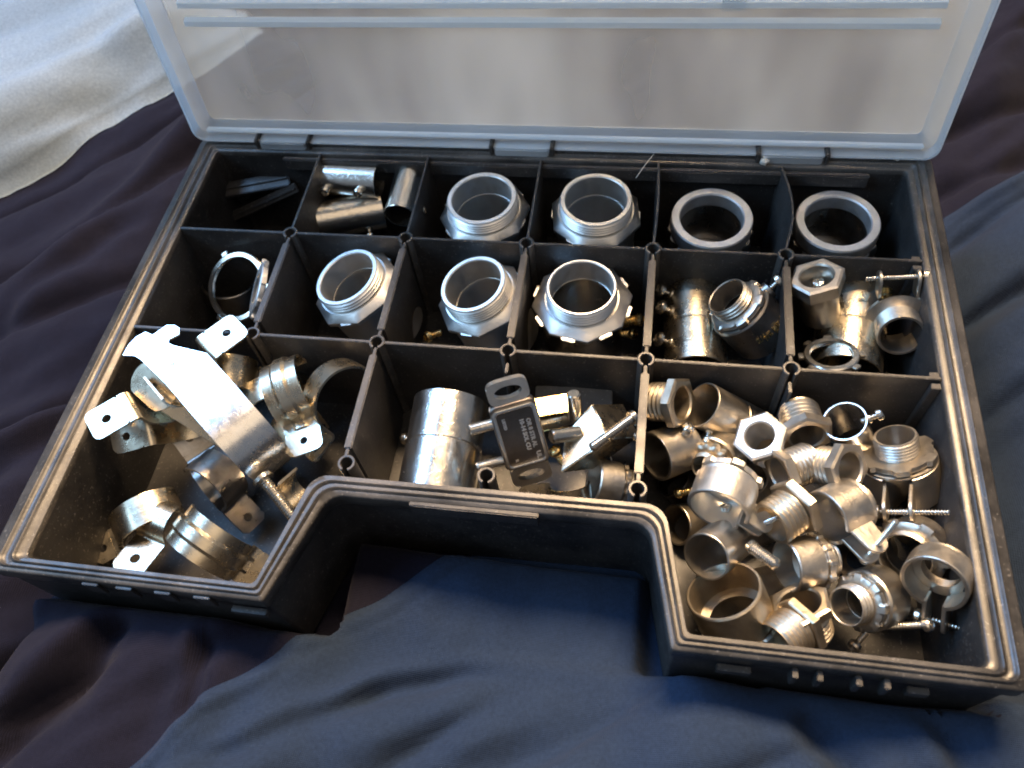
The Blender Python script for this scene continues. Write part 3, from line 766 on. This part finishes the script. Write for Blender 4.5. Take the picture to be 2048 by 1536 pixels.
# nameplate fitting with its studs
PM = lieM((1064, 952, -1.5), (1010, 764), 4.95, ray(1030, 860)*-1)
t = thing('nameplate_fitting', 'flat die cast fitting with framed lettering and a slotted eye at each end', 'ground fitting', PM)
PL, PW = 4.45, 2.1
def rr2(x0, x1, y0, y1, r): return contour([(x0, y0, r, 5), (x1, y0, r, 5), (x1, y1, r, 5), (x0, y1, r, 5)])
b = G(); b.prism(rr2(.55, 3.9, -PW/2, PW/2, .3), -.45, 0, ch=.06); link('plate', b.mesh('plate', PLATE, 30), t)
def framering(b, x0, x1, y0, y1, w_, z0, z1, r=.25):
    a = rr2(x0, x1, y0, y1, r); c = rr2(x0+w_, x1-w_, y0+w_, y1-w_, r*.7); n = len(a)
    d = rr2(x0+w_*.3, x1-w_*.3, y0+w_*.3, y1-w_*.3, r*.9); e = rr2(x0+w_*.7, x1-w_*.7, y0+w_*.7, y1-w_*.7, r*.8)
    rows = [[(x, y, z0) for x, y in a], [(x, y, z1-.03) for x, y in a], [(x, y, z1) for x, y in d], [(x, y, z1) for x, y in e], [(x, y, z1-.03) for x, y in c], [(x, y, z0) for x, y in c]]
    b.add([v for r_ in rows for v in r_], [(i*n+k, i*n+(k+1) % n, (i+1)*n+(k+1) % n, (i+1)*n+k) for i in range(5) for k in range(n)])
b = G(); framering(b, .62, 3.72, -PW/2+.06, PW/2-.06, .17, -.02, .12); link('raised_frame', b.mesh('raised_frame', STEEL, 40), t)
def eye(x0, x1, M=None):
    b = G(); cx = (x0+x1)/2; hw = (x1-x0)/2; hy = PW/2-.12; n = 40; vs = []; fs = []
    for z in (-.4, -.05):
        for k in range(n):
            a = 2*PI*k/n; c, q = math.cos(a), math.sin(a)
            k4 = (abs(c)**4 + abs(q)**4)**(-.25)
            vs.append((cx + hw*c*k4, hy*q*k4, z)); vs.append((cx + (hw-.28)*c, (hy-.3)*q, z))
    for k in range(n):
        a, c = 2*k, 2*((k+1) % n); A, C = a+2*n, c+2*n
        fs += [(a, a+1, c+1, c), (A, C, C+1, A+1), (a, c, C, A), (a+1, A+1, C+1, c+1)]
    b.add(vs, fs); link('slotted_eye', b.mesh('slotted_eye', ZINC, 40), t)
eye(3.85, 5.0); eye(-.45, .6)
def FL(x, y): return T((x, y, .012)) @ RZ(0)
text_part('MADE IN', .30, ZINC, t, T((3.0, -.25, .01)) @ RZ(PI), .02)
for tx, x, y, sz in (('10-14 SOL CU', 2.2, -.22, .27), ('OR 8 STR AL', 2.2, -.52, .27), ('LISTED', 2.95, .55, .18), ('UL', 1.02, -.58, .3), ('R', 1.0, .45, .18)):
    if True: text_part(tx, sz, ZINCW, t, T((x, y, .012)) @ RZ(PI), .02)
for o in [c for c in t.children if c.name.startswith('lettering')][:1]: bpy.data.objects.remove(o)
def stud(parent, M, r, L, m, name='stud'):
    link(name, cached(('stud', r, L, m.name), name, m, lambda b: b.lathe([(.001, 0)] + thread(r, .02, L-.05, .12, .05) + [(r-.08, L), (.001, L)], 24, False)), parent, M)
def rod(parent, M, r, L, m, name='rod'):
    link(name, cached(('rod', r, L, m.name), name, m, lambda b: b.lathe([(.001, 0), (r-.05, 0), (r, .06), (r, L-.07), (r-.07, L), (.001, L)], 32, False)), parent, M)
stud(t, T((1.05, PW/2-.1, -.28)) @ RX(-PI/2-.05) @ RZ(0), .25, 1.35, STEEL)
rod(t, T((3.0, PW/2-.1, -.28)) @ RX(-PI/2-.05), .27, 1.15, STEEL, 'stud')

# beam clamp: slanted block with two rods
def slab(b, pts, vec):
    n = len(pts); vs = [tuple(p) for p in pts] + [tuple(Vector(p)+Vector(vec)) for p in pts]
    b.add(vs, [tuple(range(n)), tuple(range(n, 2*n))[::-1]] + [(k, (k+1) % n, n+(k+1) % n, n+k) for k in range(n)])
A_, B_2, C_, D_ = P(1184, 807, -.55), P(1218, 877, -.6), P(1120, 947, -1.6), P(1128, 868, -1.3)
org = (A_+B_2+C_+D_)/4
t = thing('beam_clamp', 'wedge shaped steel block with two short round rods beside the nameplate fitting', 'beam clamp', T(org))
ex = P(1246, 806, -2.2) - A_
b = G(); slab(b, [p-org for p in (A_, B_2, C_, D_)], ex)
me = b.mesh('wedge_block', GALV, 20)
bm = bmesh.new(); bm.from_mesh(me); bmesh.ops.bevel(bm, geom=list(bm.edges), offset=.0007, segments=2, affect='EDGES'); bm.to_mesh(me); bm.free()
link('wedge_block', me, t)
def world_rod(parent, a, b_, L, r, m, near, name='rod'):
    M = axM(a, b_, L, near); M.translation -= org; rod(parent, M, r, L, m, name)
world_rod(t, (1160, 866, -1.1), (1102, 873), 1.5, .34, STEEL, True)
world_rod(t, (1152, 840, -1.4), (1147, 786), 1.6, .33, STEEL, True)
coupling('yellowish steel tube lying under the nameplate fitting, beside the wedge block', axM((1075, 850, -2.6), (1140, 832), 1.7, False), r=.42, L=1.7, wall=.12, screws=(), m=GALV, ridge=False)
t = thing('flat_bracket', 'golden flat steel bracket behind the nameplate fitting', 'bracket', lieP((1068, 818, -1.9), (1142, 806, -1.9), (.08, 0, 1)))
b = G(); b.box(0, 1.9, -.5, .5, 0, .14, ch=.03); link('plate', b.mesh('plate', BRASS, 30), t)  # brass colour stands in for the warm lamp's reflection on the steel
b = G(); b.box(1.5, 1.9, -.5, -.36, -.9, .0, ch=.03); link('bent_lip', b.mesh('bent_lip', GALV, 30), t)
loose('brass coloured screw deep below the wedge block', (1112, 905, -4.0), (1130, 930), 1.0, BRASS, .34, .2, False)
A = P(1230, 872, -1.0)
loose('bright long screw slanting across the wedge block toward the thick divider', (1262, 838, -1.0), (1180, 898), 2.6, STEEL, .36, .24, True)
loose('small steel screw by the thick divider, under the bright slanting screw', (1272, 872, -2.2), (1250, 850), 1.0, STEEL, .25, .14, False)
connector('short zinc connector lying low against the recess wall, ribbed nut to the right', axM((1186, 962, -3.0), (1268, 976), 2.1, False), R=.85, nose=.5, wall=.12, lock=(1.02, .35, 12, 'wave'), body=(1.1, 1.25), m=ZINC)
t = thing('plastic_strip', 'flat dark grey plastic strip lying at the back of the middle compartment', 'strip', lieM((1070, 806, -3.2), (1216, 808), 3.6, (0, -.4, 1)))
b = G(); b.box(0, 3.9, -.6, .9, -.25, 0, ch=.05); link('strip', b.mesh('strip', BLACKD, 30), t)
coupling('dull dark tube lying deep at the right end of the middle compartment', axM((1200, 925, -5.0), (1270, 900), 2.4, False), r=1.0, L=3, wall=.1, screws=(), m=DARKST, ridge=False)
strap('zinc strap end showing low behind the recess wall', lieM((1090, 985, -3.9), (1150, 978), 1.0, (.1, -.7, .7)), R=.9, wd=1.0, tabL=1.2, rib=0, hole=.2)

# ------------------------------------------------------------------ pile in the right compartment
GP = 'zinc fittings heaped in the right front compartment'
bushing('golden hex bushing on its side tight against the thick divider, hex end to the right', axM((1302, 803, -1.8), (1366, 806), 1.75, True, .1), r=.95, L=1.25, hexr=1.12, hexl=.5, m=CAST, group=GP)
coupling('long zinc coupling tube, dark open mouth to the left, one screw hanging below', axM((1403, 809, -1.5), (1515, 865), 4.0, False, 0, (-.15, -1, -.2)), r=1.12, L=4.2, screws=((.75, 0),), m=CAST, wall=.07, group=GP, hr=.26, shank=.5)
bushing('hex bushing facing up showing its round hole, lying over the long coupling tube', axM((1540, 905, -3.3), (1517, 869), 2.2, True, .25), r=.86, L=1.6, hexr=1.08, hexl=.5, wall=.18, m=ZINCW, group=GP)
bushing('threaded bushing tipped toward the front with one bright flat, below the divider post', axM((1596, 820, -2.0), (1616, 880), 1.9, True, .0, (0, -1, .3)), r=.95, L=1.25, hexr=1.1, hexl=.5, m=ZINC, group=GP)
coupling('thin walled steel sleeve facing up, bright screw at its upper right', axM((1712, 892, -3.3), (1689, 842), 2.6, True, 0, (1, .35, .3)), r=.98, L=2.6, screws=((1.95, .0),), m=STEEL, wall=.08, group=GP, ridge=False, hr=.28, shank=.5)
clamp('large clamp connector standing nose up by the right wall, long screw across its front ears', axM((1808, 985, -3.4), (1788, 856), 3.5, True, 0, (-.1, -1, 0)), R=.93, nose=1.3, ringR=1.6, ringL=1.75, gap=.6, ear=1.25, screwlen=2.7, lockr=1.45, group=GP, flip=True)
coupling('short dull zinc ring half hidden by the thick divider, its dark mouth toward the front', axM((1375, 888, -3.2), (1303, 916), 2.2, True), r=1.2, L=2.0, screws=((.6, 1.2),), m=ZINC, wall=.13, group=GP, ridge=False, hr=.3, shank=.3)
connector('small zinc connector with ribbed nut and dark mouth, left of the upfacing hex bushing', axM((1450, 893, -3.6), (1408, 938), 2.4, True), R=.74, nose=.35, wall=.15, lock=(1.02, .5, 14, 'wave'), body=(1.2, 1.5), m=CAST, group=GP)
clamp('pale clamp connector with its open ring toward the front, just right of the recess corner', axM((1436, 1020, -.9), (1464, 945), 2.1, False, 0, (.45, -1, -.25)), R=1.0, nose=.6, ringR=1.36, ringL=1.35, gap=.35, ear=.95, screwlen=1.6, lockr=1.3, group=GP, m=ZINCW)
bushing('threaded bushing in mid heap with a bright hexagonal flat on its left end', axM((1622, 922, -2.0), (1556, 948), 1.75, True, .0, (0, -1, .6)), r=.93, L=1.3, hexr=1.02, hexl=.45, m=ZINC, group=GP)
bushing('threaded bushing with its open hex end facing right, next to the large standing clamp connector', axM((1640, 930, -1.9), (1704, 938), 1.7, True), r=.88, L=1.15, hexr=1.05, hexl=.5, wall=.16, m=ZINC, group=GP)
bushing('coarse threaded golden bushing, hex end up and to the right, above the shaded sleeve', axM((1543, 1048, -1.1), (1602, 1006), 1.75, False), r=1.02, L=1.2, hexr=1.16, hexl=.5, m=CAST, group=GP)
clamp('clamp connector lying open to the left, long thin screw pointing to the front', axM((1652, 1036, -1.2), (1728, 998), 2.2, False, 0, (.55, -1, .1)), R=.85, nose=.5, ringR=1.22, ringL=1.5, gap=.5, ear=1.1, screwlen=2.9, lock=None, group=GP)
coupling('shaded sleeve with a wide black mouth facing front, right beside the recess wall', axM((1412, 1114, -1.7), (1478, 1062), 3.4, False), r=1.05, L=3.2, screws=((2.4, -1.8),), m=ZINC, wall=.08, group=GP, ridge=False, hr=.28, shank=.3)
loose('thick bright stud end pointing right between the shaded sleeve and the short body connector', (1508, 1097, -1.6), (1556, 1132), 1.5, STEEL, .3, .26, True, GP)
connector('short body connector lying sideways, shadowed open end left and ribbed nut right', axM((1572, 1132, -2.3), (1662, 1116), 2.2, False), R=.9, nose=.4, wall=.12, lock=(1.1, .4, 10, 'tabs'), body=(1.13, 1.35), m=ZINC, group=GP)
connector('wide brownish zinc connector at the bottom left of the heap, large open mouth up', axM((1447, 1180, -1.9), (1490, 1275), 3.0, False), R=1.3, nose=.4, wall=.14, lock=(1.6, .4, 10, 'tabs'), body=(1.62, 1.9), m=CAST, wallb=.13, group=GP)
bushing('bushing with a long bright hexagonal flat, standing behind the near threaded mouth', axM((1618, 1268, -3.6), (1597, 1200), 1.9, True, 0, (0, -1, .5)), r=1.05, L=1.3, hexr=1.15, hexl=.5, m=CAST, group=GP)
bushing('nearest threaded fitting in the heap, its open mouth facing the front wall', axM((1548, 1291, -2.3), (1610, 1243), 1.9, False), r=1.03, L=1.3, hexr=1.12, hexl=.45, wall=.12, m=CAST, group=GP)
connector('connector ring with lugs lying open side up near the right front corner', axM((1838, 1088, -3.4), (1806, 1122), 2.2, True), R=1.18, nose=.4, wall=.16, lock=(1.48, .4, 6, 'tabs'), body=(1.35, 1.2), m=ZINC, group=GP)
clamp('clamp ring nearest the right front corner, its screw lying to the left', axM((1868, 1168, -.7), (1895, 1118), 1.8, False, 0, (-.42, -1, 0)), R=.9, nose=.4, ringR=1.27, ringL=.95, gap=.45, ear=1.2, screwlen=2.6, lock=None, group=GP)
connector('small threaded connector with dark round mouth facing left, in front of the lugged ring', axM((1765, 1190, -3.3), (1681, 1217), 2.9, True), R=.84, nose=.75, wall=.1, lock=(1.12, .4, 8, 'tabs'), body=(1.3, 1.4), m=ZINC, group=GP)
loose('long threaded screw lying level before the small round mouthed connector', (1850, 1250, -2.3), (1740, 1254), 2.4, STEEL, .28, .16, False, GP)
loose('short screw lying deep in front of the small round mouthed connector', (1712, 1288, -4.6), (1735, 1262), .9, ZINC, .28, .14, False, GP)
loose('golden screw tip at the left of the heap by the recess corner', (1362, 985, -4.2), (1395, 978), .8, BRASS, .24, .17, False, GP)
# the lowest layer, mostly in shade
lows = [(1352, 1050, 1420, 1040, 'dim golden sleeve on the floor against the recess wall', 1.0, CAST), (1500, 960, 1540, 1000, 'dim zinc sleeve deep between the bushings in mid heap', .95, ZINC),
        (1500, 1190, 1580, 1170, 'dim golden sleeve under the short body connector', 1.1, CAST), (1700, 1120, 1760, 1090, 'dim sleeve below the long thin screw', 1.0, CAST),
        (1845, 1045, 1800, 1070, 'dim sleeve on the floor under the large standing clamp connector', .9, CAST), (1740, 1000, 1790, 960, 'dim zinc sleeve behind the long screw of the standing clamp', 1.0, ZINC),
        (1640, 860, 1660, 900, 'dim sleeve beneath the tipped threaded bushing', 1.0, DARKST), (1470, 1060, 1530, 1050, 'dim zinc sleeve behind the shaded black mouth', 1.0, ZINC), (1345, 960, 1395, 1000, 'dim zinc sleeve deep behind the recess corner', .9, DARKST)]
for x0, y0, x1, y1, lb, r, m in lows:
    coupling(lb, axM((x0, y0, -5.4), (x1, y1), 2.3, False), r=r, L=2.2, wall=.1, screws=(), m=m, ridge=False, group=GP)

# ------------------------------------------------------------------ straps in the left front compartment
# pipe hanger
HM = lieP((292, 690, 1.1), (487, 918, .35), (.03, -.09, 1))
t = thing('pipe_hanger', 'large bright steel pipe hanger with a hooked top lying over the heap of straps', 'pipe hanger', HM)
HWD = 2.35; HY = .72
pts = [(2.7, 0), (3.2, 0), (3.8, 0), (4.5, 0), (5.2, 0), (5.8, -.02), (6.1, -.06)]
R_ = 2.1
for k in range(1, 17):
    a = PI/2 - PI*.95*k/16; pts.append((6.15 + R_*math.cos(a)*1.0, -R_*1.1 + R_*1.1*math.sin(a) - .06))
x, z = pts[-1]; pts += [(5.6, z+.02)]
b = G(); b.ribbon(pts, lambda u: HWD*(1-.14*sst(.45, .8, u)), .13, 0); link('band', b.mesh('band', STRAPB, 35), t, T((0, HY, 0)))
b = G(); outl = [(2.705, HY+HWD/2), (1.15, .98), (.85, .86), (.66, 1.0), (.79, 1.51), (.5, 1.72), (.18, 1.65), (-.12, 1.36), (-.15, .56), (-.58, .38), (-.66, -.1), (-.55, -.6), (-.24, -1.13), (.22, -.72), (.6, -.62), (2.705, HY-HWD/2)]
b.prism(outl, 0, .13)
b.box(0, 1.7, -.11, .11, .12, .23, T((.35, .35, 0)) @ RZ(.02), ch=.05)
link('hooked_end', b.mesh('hooked_end', STRAPB, 35), t)
b = G(); b.holeplate([(0, 1, 1.0), (0, -1, 1.0)], 0, 0, .17, .12, rr=1.25)
link('round_ear', b.mesh('round_ear', GALV, 35), t, T((1.45, -.95, -1.1)) @ RX(.42) @ RY(.3))
b = G(); slab_pts = [(2.3, .1, -1.55), (6.0, 1.9, -4.5), (6.0, -.3, -4.5), (2.3, -1.6, -1.65)]
b.add([tuple(p) for p in slab_pts] + [(x, y, z+.12) for x, y, z in slab_pts], [(3, 2, 1, 0), (4, 5, 6, 7), (0, 1, 5, 4), (1, 2, 6, 5), (2, 3, 7, 6), (3, 0, 4, 7)])
link('lower_leg', b.mesh('lower_leg', GALV, 35), t)
BM = axP((520, 950, -1.7), (585, 1032, -2.5)); BM = HM.inverted() @ BM
screw_part(t, BM @ T((0, 0, .35)) @ RX(PI), .2, .52, .3, STEEL, 'nut')
b = G(); b.lathe([(.001, 0)] + thread(.3, .02, 2.6, .13, .05) + [(.2, 2.66), (.001, 2.66)], 24, False); link('bolt', b.mesh('bolt', STEEL), t, BM)

GT = 'galvanised pipe straps heaped in the left front compartment'
strap('strap with a bright square tab sticking up over the cross divider', lieP((416, 692, .55), (360, 732, .55), (0, .09, -1)), R=1.45, wd=1.75, tabL=1.9, rib=0, hole=.22, group=GT, lead=.1)
strap('strap with its bright tab resting toward the left wall of the case', lieP((256, 812, .1), (318, 776, .1), (-.02, .10, -1)), R=1.5, wd=1.75, tabL=1.95, rib=0, hole=.23, group=GT, lead=0, ang=PI*.8)
strap('strap just beneath the left tab, only its thin golden edge showing', lieP((292, 862, -1.4), (372, 840, -1.2), (-.15, .5, -1)), R=1.6, wd=1.5, tabL=1.8, rib=0, hole=.2, group=GT, lead=0)
strap('ribbed strap arching up with its pale blue tab hanging to the front', lieP((604, 850, -2.0), (590, 770, -1.9), (-.12, -.1, 1)), R=1.5, wd=1.85, tabL=1.6, rib=.12, hole=.2, group=GT, lead=.2)
strap('tall strap leaning against the thick divider at the right of the heap', lieM((655, 872, -3.0), (715, 790), 1.4, (-.45, .1, 1)), R=1.75, wd=1.3, tabL=1.4, rib=0, hole=.2, group=GT, lead=.3, ang=PI*1.15)
strap('strap seen edge on behind the pipe hanger, arching toward the ribbed strap', lieM((478, 845, -4.0), (640, 790), 1.4, (0, -.1, 1)), R=1.9, wd=1.3, tabL=1.4, rib=0, hole=.2, group=GT, lead=.3, ang=PI)
strap('small strap bent like a hook beside the recess corner', lieM((640, 1000, -2.5), (590, 945), 1.2, (-.9, .2, -.2)), R=.75, wd=1.2, tabL=1.3, rib=0, hole=.18, group=GT, lead=.2, ang=PI)
strap('ribbed bright strap at the front, its free end resting by the recess wall', lieM((492, 1128, -4.9), (360, 1040), 1.4, (.1, -.25, 1)), R=1.7, wd=1.9, tabL=1.7, rib=.13, hole=.2, group=GT, lead=.1)
strap('strap with a grey clipped-corner tab near the front wall', lieP((300, 1085, -3.9), (345, 1030, -4.2), (-.05, -.2, 1)), R=.9, wd=1.75, tabL=1.75, rib=0, hole=.25, group=GT, lead=0, ang=PI*.7)
strap('golden sheened strap arching wide behind the grey clipped-corner tab', lieP((236, 1082, -4.9), (330, 1030, -4.7), (-.1, -.35, 1)), R=1.75, wd=1.5, tabL=1.2, rib=0, hole=.2, group=GT, lead=0, ang=PI*.9)
strap('strap tucked behind the pipe hanger near the cross divider, dark hole in its tab', lieM((520, 765, -3.2), (450, 760), 1.2, (0, -.3, 1)), R=1.3, wd=1.7, tabL=1.9, rib=0, hole=.26, group=GT, rounded=True)
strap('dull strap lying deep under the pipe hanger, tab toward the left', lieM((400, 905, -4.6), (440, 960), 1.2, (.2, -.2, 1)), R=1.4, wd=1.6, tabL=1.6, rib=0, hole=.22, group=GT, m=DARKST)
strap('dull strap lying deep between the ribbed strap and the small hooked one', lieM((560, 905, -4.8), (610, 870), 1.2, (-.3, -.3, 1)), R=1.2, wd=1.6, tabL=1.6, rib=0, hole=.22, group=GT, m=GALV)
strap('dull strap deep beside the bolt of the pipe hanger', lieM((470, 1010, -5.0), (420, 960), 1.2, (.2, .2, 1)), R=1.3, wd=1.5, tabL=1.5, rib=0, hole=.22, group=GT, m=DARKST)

# ------------------------------------------------------------------ lint and plaster crumbs
def crumb(label, px, py, z, r, n=3):
    b = G(); rnd = random.Random(int(px))
    for _ in range(n):
        bm = bmesh.new(); bmesh.ops.create_icosphere(bm, subdivisions=2, radius=r*rnd.uniform(.5, 1))
        o = Vector((rnd.uniform(-r, r)*.9, rnd.uniform(-r, r)*.9, rnd.uniform(0, r*.5)))
        vs = [v.co*(1+.5*nz(v.co.x*4/r, v.co.y*4/r, v.co.z*4/r)) + o for v in bm.verts]; fs = [[v.index for v in f.verts] for f in bm.faces]; bm.free(); b.add(vs, fs)
    o = link('crumb', b.mesh('crumb', LINT)); setM(o, T(P(px, py, z))); tag(o, label, 'crumb')
crumb('yellowish plaster crumb on the back rim above the fifth divider', 1532, 322, .05, .22)
crumb('pale crumb on the rim at the back right corner', 1797, 318, .05, .2)
t = G(); A, B = P(1308, 308, .35), P(1272, 356, .1); mid = (A+B)/2 + Vector((.1, .1, .25))
for i in range(10):
    u = i/10; v_ = (i+1)/10; q = lambda u: A*(1-u)**2 + mid*2*u*(1-u) + B*u*u
    p0, p1 = q(u), q(v_); d_ = (p1-p0); M = frame(p0, d_); t.lathe([(.022, 0), (.022, d_.length)], 6, False, M, cap=True)
o = link('lint_thread', t.mesh('lint_thread', LINT)); tag(o, 'fine pale thread of lint standing on the divider top behind the fourth cell', 'lint')
